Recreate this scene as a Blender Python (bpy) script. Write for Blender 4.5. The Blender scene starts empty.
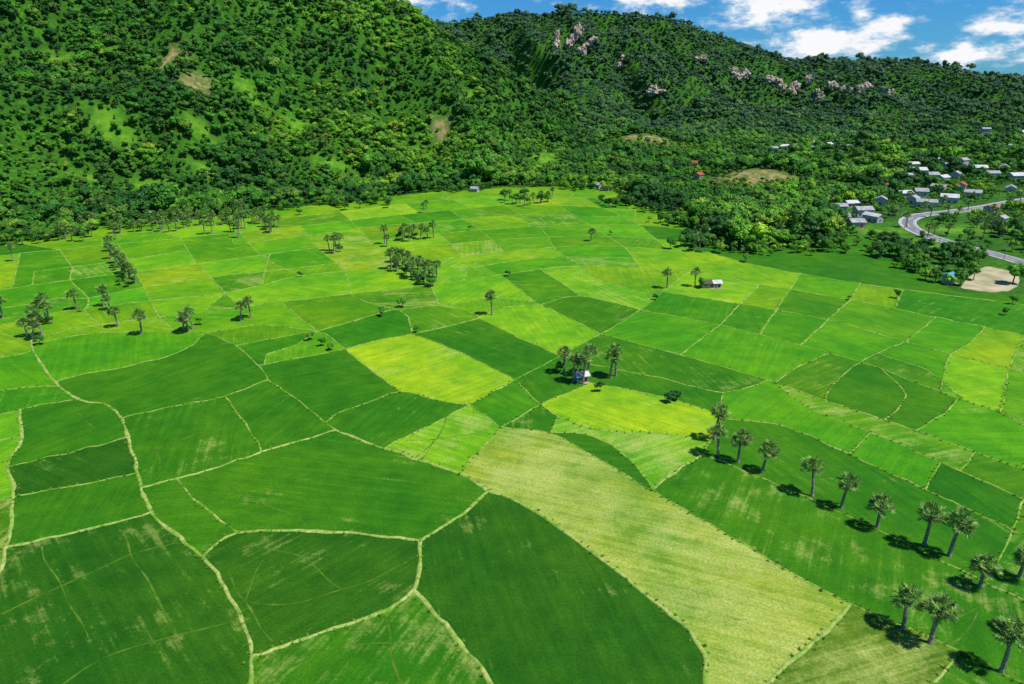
import bpy, math, random
import numpy as np
from mathutils import Vector, noise, geometry, Matrix
random.seed(7); np.random.seed(7)
S=bpy.context.scene
COL=S.collection
# ---------------------------------------------------------------- camera
CAMZ=80.0; PITCH=math.radians(20.6); F=1024*24/36
cam=bpy.data.cameras.new("camera"); cam.lens=24; cam.sensor_width=36; cam.clip_end=20000; cam.clip_start=1
co=bpy.data.objects.new("camera",cam); COL.objects.link(co)
co.location=(0,0,CAMZ); co.rotation_euler=(math.pi/2-PITCH,0,0); S.camera=co
cp,sp=math.cos(PITCH),math.sin(PITCH)
def ray(px,py):
    a=px-512; b=342-py
    return (a, F*cp+b*sp, -F*sp+b*cp)
def G(px,py):            # survey point of the photo -> ground-plan metres
    r=ray(px,py); t=-CAMZ/r[2]; return (r[0]*t,r[1]*t)
def P3(px,py,Y):
    r=ray(px,py); t=Y/r[1]; return (r[0]*t,Y,CAMZ+r[2]*t)
# ---------------------------------------------------------------- light
SUN_EL=math.radians(62)
sd=Vector((0.92,-0.39,0)).normalized()*math.cos(SUN_EL); sd.z=math.sin(SUN_EL)
sl=bpy.data.lights.new("sun","SUN"); sl.energy=5.0; sl.angle=math.radians(0.6); sl.color=(1,0.96,0.87)
so=bpy.data.objects.new("sun",sl); COL.objects.link(so); so.rotation_euler=sd.to_track_quat('Z','Y').to_euler(); so.location=(200,-100,400)
S.view_settings.view_transform='Standard'; S.view_settings.look='None'; S.view_settings.exposure=0
# ---------------------------------------------------------------- world
W=bpy.data.worlds.new("World"); S.world=W; W.use_nodes=True
nt=W.node_tree; nt.nodes.clear()
def N(nt,t,**k):
    n=nt.nodes.new(t)
    for a,b in k.items(): setattr(n,a,b)
    return n
def L(nt,a,b): nt.links.new(a,b)
sky=N(nt,'ShaderNodeTexSky'); sky.sky_type='NISHITA'; sky.sun_disc=False; sky.sun_elevation=SUN_EL
sky.sun_rotation=math.atan2(sd.x,sd.y); sky.air_density=1.0; sky.dust_density=0.2; sky.ozone_density=3.0
mul=N(nt,'ShaderNodeMix',data_type='RGBA',blend_type='MULTIPLY'); mul.inputs[0].default_value=1
L(nt,sky.outputs[0],mul.inputs[6]); mul.inputs[7].default_value=(0.17,0.56,1.0,1)
bg=N(nt,'ShaderNodeBackground'); bg.inputs[1].default_value=0.11; L(nt,mul.outputs[2],bg.inputs[0])
tc=N(nt,'ShaderNodeTexCoord')
nz=N(nt,'ShaderNodeTexNoise'); nz.inputs['Scale'].default_value=1; nz.inputs['Detail'].default_value=6; nz.inputs['Roughness'].default_value=0.64
mp=N(nt,'ShaderNodeMapping'); mp.inputs['Scale'].default_value=(20,20,46); L(nt,tc.outputs['Generated'],mp.inputs[0]); L(nt,mp.outputs[0],nz.inputs[0])
clouds=[(408,-4,42,18),(655,-2,52,12),(768,8,50,16),(832,44,66,12),(880,24,30,8),(970,54,46,14),(1012,26,26,12),(900,-60,160,40),(300,-80,200,50)]
last=None
for (x,y,rx,ry) in clouds:
    d=Vector(ray(x,y)).normalized()
    s=N(nt,'ShaderNodeVectorMath',operation='SUBTRACT'); L(nt,tc.outputs['Generated'],s.inputs[0]); s.inputs[1].default_value=d
    m=N(nt,'ShaderNodeVectorMath',operation='MULTIPLY'); L(nt,s.outputs[0],m.inputs[0]); m.inputs[1].default_value=(760/rx,760/rx*0.3,760/ry)
    l=N(nt,'ShaderNodeVectorMath',operation='LENGTH'); L(nt,m.outputs[0],l.inputs[0])
    o=N(nt,'ShaderNodeMath',operation='SUBTRACT'); o.inputs[0].default_value=1.0; L(nt,l.outputs['Value'],o.inputs[1])
    if last is None: last=o
    else:
        q=N(nt,'ShaderNodeMath',operation='MAXIMUM')
        L(nt,last.outputs[0],q.inputs[0]); L(nt,o.outputs[0],q.inputs[1]); last=q
cl=N(nt,'ShaderNodeMath',operation='MAXIMUM'); L(nt,last.outputs[0],cl.inputs[0]); cl.inputs[1].default_value=-0.7
nn=N(nt,'ShaderNodeMath',operation='MULTIPLY_ADD'); L(nt,nz.outputs[0],nn.inputs[0]); nn.inputs[1].default_value=5.2; nn.inputs[2].default_value=-2.62
ad=N(nt,'ShaderNodeMath',operation='ADD'); L(nt,cl.outputs[0],ad.inputs[0]); L(nt,nn.outputs[0],ad.inputs[1])
mr=N(nt,'ShaderNodeMapRange',interpolation_type='SMOOTHSTEP'); L(nt,ad.outputs[0],mr.inputs[0]); mr.inputs[1].default_value=-0.4; mr.inputs[2].default_value=0.8
cr=N(nt,'ShaderNodeValToRGB'); L(nt,ad.outputs[0],cr.inputs[0]); cr.color_ramp.elements[0].color=(0.5,0.68,0.86,1); cr.color_ramp.elements[1].color=(0.97,0.98,1,1)
cr.color_ramp.elements[1].position=0.8
bg2=N(nt,'ShaderNodeBackground'); L(nt,cr.outputs[0],bg2.inputs[0]); bg2.inputs[1].default_value=0.98
mx=N(nt,'ShaderNodeMixShader'); L(nt,mr.outputs[0],mx.inputs[0]); L(nt,bg.outputs[0],mx.inputs[1]); L(nt,bg2.outputs[0],mx.inputs[2])
ow=N(nt,'ShaderNodeOutputWorld'); L(nt,mx.outputs[0],ow.inputs[0])
# ---------------------------------------------------------------- material helpers
def newmat(name,rough=0.9,spec=0.1):
    m=bpy.data.materials.new(name); m.use_nodes=True; t=m.node_tree; b=t.nodes['Principled BSDF']
    b.inputs['Roughness'].default_value=rough; b.inputs['Specular IOR Level'].default_value=spec
    return m,t,b
def noisetex(t,scale,detail=4,rough=0.55,vec=None,stretch=None,gen=None):
    if vec is None:
        g=gen or N(t,'ShaderNodeNewGeometry'); vec=g.outputs['Position']
    if stretch:
        mm=N(t,'ShaderNodeMapping'); mm.inputs['Scale'].default_value=stretch; L(t,vec,mm.inputs[0]); vec=mm.outputs[0]
    n=N(t,'ShaderNodeTexNoise'); n.inputs['Scale'].default_value=scale; n.inputs['Detail'].default_value=detail; n.inputs['Roughness'].default_value=rough
    L(t,vec,n.inputs[0]); return n.outputs[0]
def mapr(t,v,a,b,c=0,d=1):
    m=N(t,'ShaderNodeMapRange'); L(t,v,m.inputs[0]); m.inputs[1].default_value=a; m.inputs[2].default_value=b; m.inputs[3].default_value=c; m.inputs[4].default_value=d
    return m.outputs[0]
def mix(t,f,a,b,bt='MIX'):
    m=N(t,'ShaderNodeMix',data_type='RGBA',blend_type=bt)
    if isinstance(f,(int,float)): m.inputs[0].default_value=f
    else: L(t,f,m.inputs[0])
    for i,v in ((6,a),(7,b)):
        if isinstance(v,tuple): m.inputs[i].default_value=(*v[:3],1)
        else: L(t,v,m.inputs[i])
    return m.outputs[2]
def simple(name,c1,c2,scale=2,rough=0.8,spec=0.2):
    m,t,b=newmat(name,rough,spec)
    L(t,mix(t,mapr(t,noisetex(t,scale,4),0.35,0.65),c1,c2),b.inputs['Base Color']); return m
# ---------------------------------------------------------------- terrain function
footA=[(-600,330),(-250,268),(-100,248),(0,234),(100,218),(240,206),(330,194),(440,184),(520,172),(590,150),(640,136)]
footA=[G(*p) for p in footA]+[(330,1300),(380,1500)]
ridA=[P3(-500,-220,700),P3(-250,-190,740),P3(0,-120,790),P3(200,-60,840),P3(320,-22,880),P3(380,2,900),P3(430,28,930),P3(470,54,960),P3(520,84,990),P3(575,106,1030)]
footB=[(-500,900),(0,1050),G(600,135),G(700,132),G(800,131),G(900,137),G(1024,143),G(1300,150)]
ridB=[P3(-100,60,1900),P3(300,40,1850),P3(400,30,1850),P3(440,25,1850),P3(500,18,1850),P3(560,14,1850),P3(610,15,1850),P3(660,19,1800),P3(700,28,1800),P3(740,46,1800),P3(790,60,1800),P3(840,64,1800),P3(900,62,1800),P3(930,76,1850),P3(952,93,1900),P3(985,94,1950),P3(1024,78,1950),P3(1150,68,1950),P3(1400,60,1950)]
def polydist(X,Y,pts):
    best=np.full(X.shape,1e18); zz=np.zeros(X.shape); sg=np.zeros(X.shape)
    for a,b in zip(pts[:-1],pts[1:]):
        dx,dy=b[0]-a[0],b[1]-a[1]; l2=dx*dx+dy*dy
        t=np.clip(((X-a[0])*dx+(Y-a[1])*dy)/l2,0,1)
        d=(X-a[0]-t*dx)**2+(Y-a[1]-t*dy)**2
        k=d<best
        cr=dx*(Y-a[1])-dy*(X-a[0])
        sg=np.where(k,np.sign(cr),sg)
        if len(a)>2: zz=np.where(k,a[2]+t*(b[2]-a[2]),zz)
        best=np.where(k,d,best)
    return np.sqrt(best),zz,sg
mounds=[(G(545,168),16,38,26),(G(640,150),22,60,40),(G(758,183),13,48,30),(G(470,178),18,40,34)]
def fbm(x,y,s,o=5):
    return noise.fractal(Vector((x/s,y/s,3.7)),1.0,2.0,o)
def smooth(t): return t*t*(3-2*t)
xs=np.concatenate([-np.geomspace(9000,1750,14)[:-1],np.arange(-1700,1900,10),np.geomspace(1960,9000,14)])
ys=np.concatenate([[-6000,-2500,-1000,-400],np.arange(-200,2500,10),np.geomspace(2560,12000,14)])
X,Y=np.meshgrid(xs,ys)
def shape(foot,rid):
    df,_,sg=polydist(X,Y,foot); dr,zr,_=polydist(X,Y,rid)
    df=np.where(sg>0,df,0); t=df/(df+dr+1e-6)
    return t,zr
tA,zA=shape(footA,ridA); tB,zB=shape(footB,ridB)
nzv=np.zeros(X.shape); nz2=np.zeros(X.shape)
msk=(tA>0)|(tB>0)
for i,j in zip(*np.nonzero(msk)):
    x,y=X[i,j],Y[i,j]
    nzv[i,j]=1-abs(noise.fractal(Vector((x/190+y/900,y/420,1.3)),1.0,2.0,3))*2.2
    nz2[i,j]=fbm(x,y,70,4)
hA=zA*(0.62*tA+0.38*smooth(tA))
hA=hA+ (nzv-0.55)*50*np.clip(tA*(1-tA)*4,0,1)+nz2*9*np.clip(tA*4,0,1)
hB=zB*(0.6*tB**1.4+0.4*smooth(tB))
kB=np.clip((zB-40)/190,0.12,1)
hB=hB+ ((nzv-0.6)*66*np.clip(tB*(1-tB)*4,0,1)+nz2*8*np.clip(tB*4,0,1))*kB
H=np.maximum(np.maximum(hA,hB),0)
for (c,a,rx,ry) in mounds:
    H=H+a*np.exp(-((X-c[0])/rx)**2-((Y-c[1])/ry)**2)*(1+0.25*nz2)
def in_poly(px,py,poly):
    ins=np.zeros(px.shape,bool); n=len(poly)
    for i in range(n):
        x1,y1=poly[i]; x2,y2=poly[(i+1)%n]
        c=((y1>py)!=(y2>py))&(px<(x2-x1)*(py-y1)/(y2-y1+1e-12)+x1); ins^=c
    return ins
bound_px=[(-330,272),(-100,251),(0,240),(60,236),(100,227),(170,222),(240,214),(330,203),(390,197),(440,191),(500,187),(560,186),(610,190),(640,205),(684,218),(700,240),(740,254),(800,249),(850,237),(885,240),(925,252),(922,276),(958,292),(1024,294),(1200,305),(1500,330),(1500,900),(-600,900)]
bound=[G(*p) for p in bound_px]
H[in_poly(X,Y,bound)]=0
def hgt(x,y):
    i=np.clip(np.searchsorted(xs,x)-1,0,len(xs)-2); j=np.clip(np.searchsorted(ys,y)-1,0,len(ys)-2)
    u=(x-xs[i])/(xs[i+1]-xs[i]); v=(y-ys[j])/(ys[j+1]-ys[j])
    return H[j,i]*(1-u)*(1-v)+H[j,i+1]*u*(1-v)+H[j+1,i]*(1-u)*v+H[j+1,i+1]*u*v
def hit(px,py):
    r=np.array(ray(px,py)); r=r/np.linalg.norm(r)
    d=np.arange(200,3500,3.0); p=r[None,:]*d[:,None]; z=CAMZ+p[:,2]; g=hgt(p[:,0],p[:,1])
    k=np.nonzero(z<=g)[0]
    if len(k)==0: return None
    k=k[0]; return (p[k,0],p[k,1],float(g[k]))
bare=[]
for (px,py,rx,ry,k) in [(172,62,9,18,1),(198,86,12,14,1),(215,175,20,8,2),(300,130,17,10,2),(110,130,18,11,2),(60,60,10,8,2),(650,139,26,12,1),(632,137,16,8,1),(545,158,14,22,2),(757,176,34,14,1),(470,98,12,9,2),(410,150,16,8,2),(330,165,18,7,2),(250,95,11,8,2),(150,190,20,7,2),(440,130,9,12,1),
    (905,244,26,16,2),(880,232,16,12,2),(820,222,16,10,2),(700,197,16,14,2),(800,196,30,12,2),(950,230,22,14,2),(1000,228,20,12,2),(850,160,50,20,2),(940,150,60,24,2),(500,140,14,9,2),(200,130,10,7,2),(360,120,10,7,2),(90,180,14,6,2),(270,185,14,5,2)]:
    h=hit(px,py)
    if h: bare.append((h[0],h[1],rx,ry,k))
bv=np.zeros(X.shape); gv=np.zeros(X.shape)
for (bx,by,rx,ry,k) in bare:
    g=np.clip(1.5-1.1*np.sqrt(((X-bx)/rx)**2+((Y-by)/ry)**2),0,1)
    if k==1: bv=np.maximum(bv,g)
    else: gv=np.maximum(gv,g)
def mesh_from(name,verts,faces,mats=(),smooth_=False,parent=None,link=True):
    me=bpy.data.meshes.new(name); me.from_pydata(verts,[],faces)
    for m in mats: me.materials.append(m)
    if smooth_: me.polygons.foreach_set('use_smooth',[True]*len(me.polygons))
    ob=bpy.data.objects.new(name,me)
    if link: COL.objects.link(ob)
    if parent: ob.parent=parent
    return ob
nx,ny=len(xs),len(ys)
V=np.stack([X.ravel(),Y.ravel(),H.ravel()-0.0],1)
idx=np.arange(nx*ny).reshape(ny,nx)
Fq=np.stack([idx[:-1,:-1],idx[:-1,1:],idx[1:,1:],idx[1:,:-1]],-1).reshape(-1,4)
mt,t,b=newmat("terrain_grass")
at=N(t,'ShaderNodeAttribute',attribute_name='bare'); sx=N(t,'ShaderNodeSeparateColor'); L(t,at.outputs['Color'],sx.inputs[0])
g=N(t,'ShaderNodeNewGeometry')
c=mix(t,mapr(t,noisetex(t,0.03,5,0.6,gen=g),0.38,0.62),(0.025,0.095,0.008),(0.06,0.20,0.010))
c=mix(t,mapr(t,noisetex(t,0.4,4,0.6,gen=g),0.4,0.65),c,(0.02,0.08,0.008))
c=mix(t,sx.outputs[1],c,mix(t,mapr(t,noisetex(t,0.12,5,0.65,gen=g),0.38,0.6),(0.05,0.18,0.01),(0.15,0.33,0.02)))
c=mix(t,sx.outputs[0],c,mix(t,mapr(t,noisetex(t,0.15,5,0.7,gen=g),0.42,0.58),(0.10,0.15,0.03),(0.38,0.27,0.13)))
L(t,c,b.inputs['Base Color'])
ter=mesh_from("ground_terrain",V.tolist(),Fq.tolist(),[mt],True)
ca=ter.data.color_attributes.new('bare','FLOAT_COLOR','POINT')
ca.data.foreach_set('color',np.stack([bv.ravel(),gv.ravel(),0*bv.ravel(),1+0*bv.ravel()],1).ravel())
# ---------------------------------------------------------------- field bund survey
lines=[
('p',[(28,335),(38,358),(55,382),(80,400),(108,405),(122,420),(130,445),(137,470),(144,495),(155,517),(180,538),(205,560),(225,588),(240,615),(251,645),(251,684),(240,765)]),
('b',[(-160,445),(-60,425),(0,414),(40,405),(80,399)]),
('p',[(20,411),(22,438),(9,462),(13,497),(5,549),(-20,590),(-162,640)]),
('b',[(-40,448),(0,440),(22,438)]),
('b',[(9,467),(60,455),(128,437)]),
('b',[(13,497),(70,487),(138,473)]),
('p',[(3,549),(60,536),(110,524),(148,514)]),
('b',[(122,418),(175,406),(225,396),(268,380)]),
('b',[(225,397),(245,424),(261,450)]),
('p',[(142,487),(180,478),(220,466),(262,452),(300,441),(336,430)]),
('b',[(268,380),(300,402),(336,430)]),
('p',[(336,430),(375,445),(420,460),(460,474),(488,491)]),
('p',[(488,491),(462,514),(420,541)]),
('p',[(420,541),(360,534),(300,531),(238,533),(207,551)]),
('b',[(177,480),(205,508),(238,533)]),
('p',[(420,541),(421,568),(408,597),(370,617),(310,636),(256,656)]),
('p',[(415,592),(440,618),(466,650),(492,684),(520,765)]),
('p',[(488,491),(530,508),(580,543),(640,590),(690,632),(706,660),(704,684),(715,765)]),
('b',[(500,428),(480,450),(460,473)]),
('b',[(500,428),(550,433),(600,460),(655,493),(720,530),(790,572),(850,604),(900,625),(960,652),(1160,760)]),
('b',[(558,416),(550,433)]),
('p',[(850,604),(825,632),(770,684),(730,765)]),
('p',[(703,455),(675,472),(652,490)]),
('b',[(703,455),(760,478),(830,508),(900,540),(960,570),(1160,670)]),
('b',[(500,428),(540,405),(562,395),(592,383)]),
('b',[(592,383),(640,392),(690,405),(722,420),(703,455)]),
('b',[(540,405),(560,418),(600,430),(650,432),(708,440)]),
('b',[(550,433),(595,437),(640,470),(652,490)]),
('b',[(385,446),(430,425),(470,404),(515,380),(560,356),(600,334),(640,310),(662,292),(690,270)]),
('b',[(470,404),(500,428)]),
('b',[(332,415),(370,402),(400,392),(445,402),(470,404)]),
('b',[(345,349),(370,370),(400,392)]),
('b',[(345,349),(380,340),(412,334)]),
('b',[(412,334),(460,352),(515,380)]),
('b',[(515,380),(540,405)]),
('b',[(268,380),(258,366),(236,346),(205,333)]),
('b',[(58,380),(120,368),(180,352),(205,333)]),
('b',[(258,366),(300,358),(345,349)]),
('b',[(30,345),(80,335),(130,332),(205,333)]),
('b',[(-160,380),(0,358),(34,350)]),('b',[(-160,410),(0,390),(62,386)]),
('b',[(236,346),(275,338),(318,331)]),('b',[(262,356),(300,343),(318,331),(345,349)]),
('b',[(318,331),(352,322),(400,310),(412,334)]),
('b',[(400,310),(440,306),(478,318),(412,334)]),
('b',[(478,318),(520,338),(560,356)]),('b',[(440,306),(490,298),(540,305),(600,334)]),
('b',[(478,318),(500,308),(540,305)]),
('b',[(640,310),(720,325),(800,345),(870,365),(940,392),(1024,420),(1160,465)]),
('b',[(600,334),(680,355),(760,378),(830,402),(900,425),(1024,470),(1160,520)]),
('b',[(560,356),(600,366),(660,378),(722,392),(770,380)]),
('b',[(722,392),(722,420)]),
('b',[(720,325),(700,340),(680,355)]),('b',[(830,352),(800,366),(775,382)]),
('b',[(905,342),(860,362),(832,385),(825,400)]),('b',[(880,368),(905,395),(885,420)]),
('b',[(770,380),(812,410),(870,432),(940,462),(1024,500),(1160,560)]),
('b',[(722,420),(780,425),(850,455),(930,492),(1024,535),(1160,600)]),
('b',[(870,432),(848,455)]),('b',[(960,398),(935,420),(915,430)]),('b',[(1000,412),(1040,440),(1020,470)]),
('b',[(975,452),(960,470)]),('b',[(940,462),(925,490)]),
('b',[(540,305),(580,296),(640,310)]),
('b',[(662,292),(740,304),(830,320),(905,342),(1024,372),(1160,400)]),
('b',[(690,270),(760,284),(850,300),(940,318),(1024,335),(1160,360)]),
('b',[(700,250),(760,266),(850,282),(925,292),(1024,305),(1160,325)]),
('b',[(760,284),(740,304),(720,325)]),('b',[(850,300),(828,320),(800,345)]),('b',[(935,318),(905,342)]),('b',[(985,326),(968,345),(950,355),(940,392)]),
('b',[(860,282),(850,300)]),('b',[(800,273),(790,290)]),('b',[(880,355),(930,372),(960,398)]),
('b',[(790,290),(775,312),(760,335)]),('b',[(905,284),(895,308)]),('b',[(1024,335),(1010,368),(1000,412)]),
('b',[(-200,285),(0,256),(80,248),(180,238),(300,226),(420,213),(520,205),(640,210)]),
('b',[(-200,325),(0,290),(70,280),(150,270),(240,258),(330,246),(400,238),(480,230),(560,226),(640,225),(700,232)]),
('b',[(-200,352),(0,325),(60,312),(140,302),(230,292),(300,276),(380,268),(450,258),(520,250),(600,246),(700,252)]),
('b',[(30,345),(60,332),(120,322),(200,312),(280,302),(350,294),(430,285),(500,275),(580,266),(690,272)]),
('b',[(205,333),(260,325),(318,331)]),('b',[(280,302),(300,318),(318,331)]),('b',[(350,294),(372,304),(400,310)]),
('b',[(430,285),(440,306)]),('b',[(500,275),(520,290),(540,305)]),('b',[(580,266),(600,280),(640,292),(655,298)]),
('b',[(580,296),(560,282),(540,270)]),
('b',[(60,250),(72,268),(70,280),(88,298),(84,310)]),('b',[(118,244),(135,272),(150,300),(160,318)]),('b',[(20,254),(12,290)]),
('b',[(180,238),(196,262),(225,292),(240,308)]),('b',[(240,232),(262,256),(300,276)]),('b',[(300,226),(318,248),(345,272),(350,294)]),
('b',[(270,254),(262,284)]),('b',[(350,220),(372,242),(395,266),(415,287)]),('b',[(400,216),(440,234),(462,256),(500,275)]),
('b',[(450,211),(480,230),(505,252)]),('b',[(505,206),(540,227),(555,249),(580,266)]),('b',[(560,206),(590,226),(625,248),(640,270)]),
('b',[(600,207),(640,225)]),('b',[(640,225),(668,250)]),('b',[(-100,306),(0,308),(60,298),(88,298),(150,286),(220,276),(262,272),(345,262)]),
('b',[(395,253),(450,244),(530,238),(600,236),(690,242)]),('b',[(0,240),(60,250)]),('b',[(100,236),(220,225),(330,213),(420,202),(520,196),(630,200)]),
('b',[(440,191),(470,208),(520,218),(530,227)]),('b',[(330,204),(350,220)]),('b',[(395,197),(420,213)]),('b',[(520,188),(540,205)]),('b',[(570,188),(600,207)]),
('b',[(150,229),(180,238)]),('b',[(240,214),(270,230)]),('b',[(30,272),(110,262),(190,250)]),('b',[(230,245),(320,234),(372,227),(440,221),(520,215),(620,217)]),
('b',[(462,270),(540,258),(640,258)]),('b',[(84,310),(100,326)]),('b',[(160,318),(176,333)]),('b',[(225,292),(205,312)]),('b',[(45,333),(20,322)]),
('b',[(-160,520),(-60,505),(10,500)]),('b',[(-162,700),(-60,690),(80,720),(245,735)]),('b',[(960,652),(920,700),(890,765)]),('b',[(1024,500),(1000,560),(985,582)]),
('b',[(-420,762),(0,760),(500,762),(1000,760),(1340,764)]),('b',[(-158,268),(-162,450),(-160,640),(-162,770)]),('b',[(1150,312),(1155,450),(1152,600),(1156,770)]),
]
def cr_smooth(pts,n):
    out=[]
    P=[pts[0]]+list(pts)+[pts[-1]]
    for i in range(1,len(P)-2):
        p0,p1,p2,p3=[np.array(p,float) for p in P[i-1:i+3]]
        m=max(2,int(np.hypot(*(p2-p1))/n))
        for k in range(m):
            u=k/m
            out.append(0.5*((2*p1)+(-p0+p2)*u+(2*p0-5*p1+4*p2-p3)*u*u+(-p0+3*p1-3*p2+p3)*u**3))
    out.append(np.array(pts[-1],float)); return out
dense=[]
for li,(ty,pts) in enumerate(lines):
    d=cr_smooth(pts,8.0)
    for k in range(1,len(d)-1):
        sc=min(1.0,max(0.25,(d[k][1]-190)/250))
        d[k]=d[k]+np.array([noise.noise(Vector((k*0.6,li*3.1,0))),noise.noise(Vector((k*0.6,li*3.1,9)))*0.6])*2.6*sc
    dense.append(d)
def closest(p,a,b):
    ab=b-a; t=np.clip(np.dot(p-a,ab)/max(np.dot(ab,ab),1e-9),0,1); q=a+t*ab; return q,np.hypot(*(p-q))
nodes={}
for li,d in enumerate(dense):
    for e in (0,-1): nodes.setdefault((round(float(d[e][0])),round(float(d[e][1]))),[]).append((li,e))
for li,d in enumerate(dense):
    for e in (0,-1):
        key=(round(float(d[e][0])),round(float(d[e][1])))
        if len(nodes.get(key,[]))>=3: continue
        best=(None,14.0)
        for lj,d2 in enumerate(dense):
            if lj==li: continue
            for a,b_ in zip(d2[:-1],d2[1:]):
                if abs(a[0]-d[e][0])>60 or abs(a[1]-d[e][1])>60: continue
                q,ds=closest(d[e],a,b_)
                if ds<best[1]: best=(q,ds)
        if best[0] is not None:
            inn=d[1] if e==0 else d[-2]; o=best[0]-inn; o=o/max(np.hypot(*o),1e-6)
            d[e]=best[0]+o*0.8
wl=[[Vector(G(*p)) for p in d] for d in dense]
verts=[];edges=[]
for d in wl+[[Vector(b) for b in bound]+[Vector(bound[0])]]:
    s=len(verts); verts+= [Vector((p[0],p[1])) for p in d]; edges+=[(s+i,s+i+1) for i in range(len(d)-1)]
rv,re,rf,ov,oe,of=geometry.delaunay_2d_cdt(verts,edges,[],0,0.02,True)
cons=set(tuple(sorted(e)) for e,o in zip(re,oe) if len(o)>0)
cent=np.array([[sum(rv[i][0] for i in f)/3,sum(rv[i][1] for i in f)/3] for f in rf])
inside=in_poly(cent[:,0],cent[:,1],bound)
e2f={}
for fi,f in enumerate(rf):
    for i in range(3):
        e2f.setdefault(tuple(sorted((f[i],f[(i+1)%3]))),[]).append(fi)
reg=[-1]*len(rf); nreg=0
for fi in range(len(rf)):
    if reg[fi]>=0 or not inside[fi]: continue
    st=[fi]; reg[fi]=nreg
    while st:
        q=st.pop(); f=rf[q]
        for i in range(3):
            e=tuple(sorted((f[i],f[(i+1)%3])))
            if e in cons: continue
            for g in e2f[e]:
                if reg[g]<0 and inside[g]: reg[g]=nreg; st.append(g)
    nreg+=1
PAL={'D':(0.021,0.118,0.006),'M':(0.033,0.175,0.006),'B':(0.062,0.28,0.007),'L':(0.12,0.37,0.011),'Y':(0.20,0.43,0.012),'K':(0.17,0.32,0.028),'O':(0.07,0.18,0.014),'R':(0.12,0.19,0.03)}
rarea=np.zeros(nreg); rcy=np.zeros(nreg)
for fi,f in enumerate(rf):
    if reg[fi]>=0:
        a,b_,c_=[rv[i] for i in f]; ar=abs((b_[0]-a[0])*(c_[1]-a[1])-(b_[1]-a[1])*(c_[0]-a[0]))/2
        rarea[reg[fi]]+=ar; rcy[reg[fi]]+=ar*cent[fi,1]
rcy/=np.maximum(rarea,1e-6)
rcol=[];rdry=[];rseed=[]
rr=random.Random(12)
pM,pB,pL=[np.array(PAL[k]) for k in 'MBL']
for r in range(nreg):
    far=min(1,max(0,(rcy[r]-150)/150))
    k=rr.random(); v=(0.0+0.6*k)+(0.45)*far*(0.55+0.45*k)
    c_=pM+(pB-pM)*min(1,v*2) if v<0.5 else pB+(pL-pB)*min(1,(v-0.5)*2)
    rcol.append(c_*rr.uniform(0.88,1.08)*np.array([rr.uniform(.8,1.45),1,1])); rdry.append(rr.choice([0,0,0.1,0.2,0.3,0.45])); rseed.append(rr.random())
seeds=[(100,620,'D',.28),(190,510,'M',0.1),(330,485,'M',0.15),(320,580,'D',0.2),(560,610,'D',0.12),(370,655,'M',.45),(600,520,'K',.7),(740,600,'K',.72),(440,435,'L',.45),(430,365,'Y',.3),(620,408,'Y',.25),(590,435,'L',.6),(665,455,'L',.58),(640,445,'L',.58),
(330,385,'M',0.05),(190,440,'M',.15),(275,415,'M',0.1),(150,380,'M',0),(110,350,'B',0),(390,420,'M',0.1),(530,418,'M',.25),(65,425,'M',0.1),(70,470,'D',0.15),(70,508,'M',0),(8,425,'L',.1),(700,490,'M',.3),(800,540,'M',.25),(900,590,'M',.3),(950,690,'M',.4),(850,660,'O',.45),
(690,340,'B',0),(760,355,'B',.05),(660,366,'O',.5),(760,379,'R',.5),(745,405,'M',.25),(800,405,'B',0),(860,470,'M',.1),(780,450,'M',.15),(920,470,'B',.1),(960,340,'B',0),(880,385,'M',.1),(980,395,'L',0.05),(560,320,'L',.15),(480,340,'M',0),(520,300,'L',.2),(530,360,'M',.1),
(400,205,'Y',.3),(480,198,'L',.2),(380,290,'L',0),(40,290,'B',0),(30,380,'B',0),(820,290,'B',0),(600,350,'M',.25),(850,335,'B',0),(860,262,'B',.2),(800,262,'M',0),(220,272,'L',.1),(285,290,'L',0),(160,262,'L',0),(600,288,'Y',.3),(585,275,'L',0.1),(620,300,'L',.4)]
for (px,py,ch,dr) in seeds:
    g=Vector(G(px,py))
    for fi,f in enumerate(rf):
        if reg[fi]<0: continue
        if abs(cent[fi,0]-g[0])>200: continue
        if geometry.intersect_point_tri_2d(g,*[Vector((rv[i][0],rv[i][1])) for i in f]):
            rcol[reg[fi]]=np.array(PAL[ch]); rdry[reg[fi]]=dr; break
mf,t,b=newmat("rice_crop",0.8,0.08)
ac=N(t,'ShaderNodeAttribute',attribute_name='crop'); ap=N(t,'ShaderNodeAttribute',attribute_name='par'); sp_=N(t,'ShaderNodeSeparateColor'); L(t,ap.outputs['Color'],sp_.inputs[0])
g=N(t,'ShaderNodeNewGeometry')
ang=N(t,'ShaderNodeMath',operation='MULTIPLY'); L(t,sp_.outputs[1],ang.inputs[0]); ang.inputs[1].default_value=3.14
vr=N(t,'ShaderNodeVectorRotate',rotation_type='Z_AXIS'); L(t,g.outputs['Position'],vr.inputs['Vector']); L(t,ang.outputs[0],vr.inputs['Angle'])
streak=noisetex(t,1.0,4,0.65,vec=vr.outputs[0],stretch=(0.035,0.7,1))
big=noisetex(t,0.028,4,0.6,gen=g); med=noisetex(t,0.16,4,0.7,gen=g); fine=noisetex(t,2.2,3,0.75,gen=g)
col=mix(t,mapr(t,big,0.40,0.64,0,0.9),ac.outputs['Color'],(2.1,1.3,1.0),'MULTIPLY')
col=mix(t,mapr(t,med,0.38,0.62,0,0.65),col,(0.5,0.68,0.7),'MULTIPLY')
col=mix(t,mapr(t,streak,0.42,0.62,0,0.6),col,(1.6,1.28,1.2),'MULTIPLY')
col=mix(t,mapr(t,fine,0.35,0.7,0,0.85),col,(0.45,0.58,0.5),'MULTIPLY')
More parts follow.
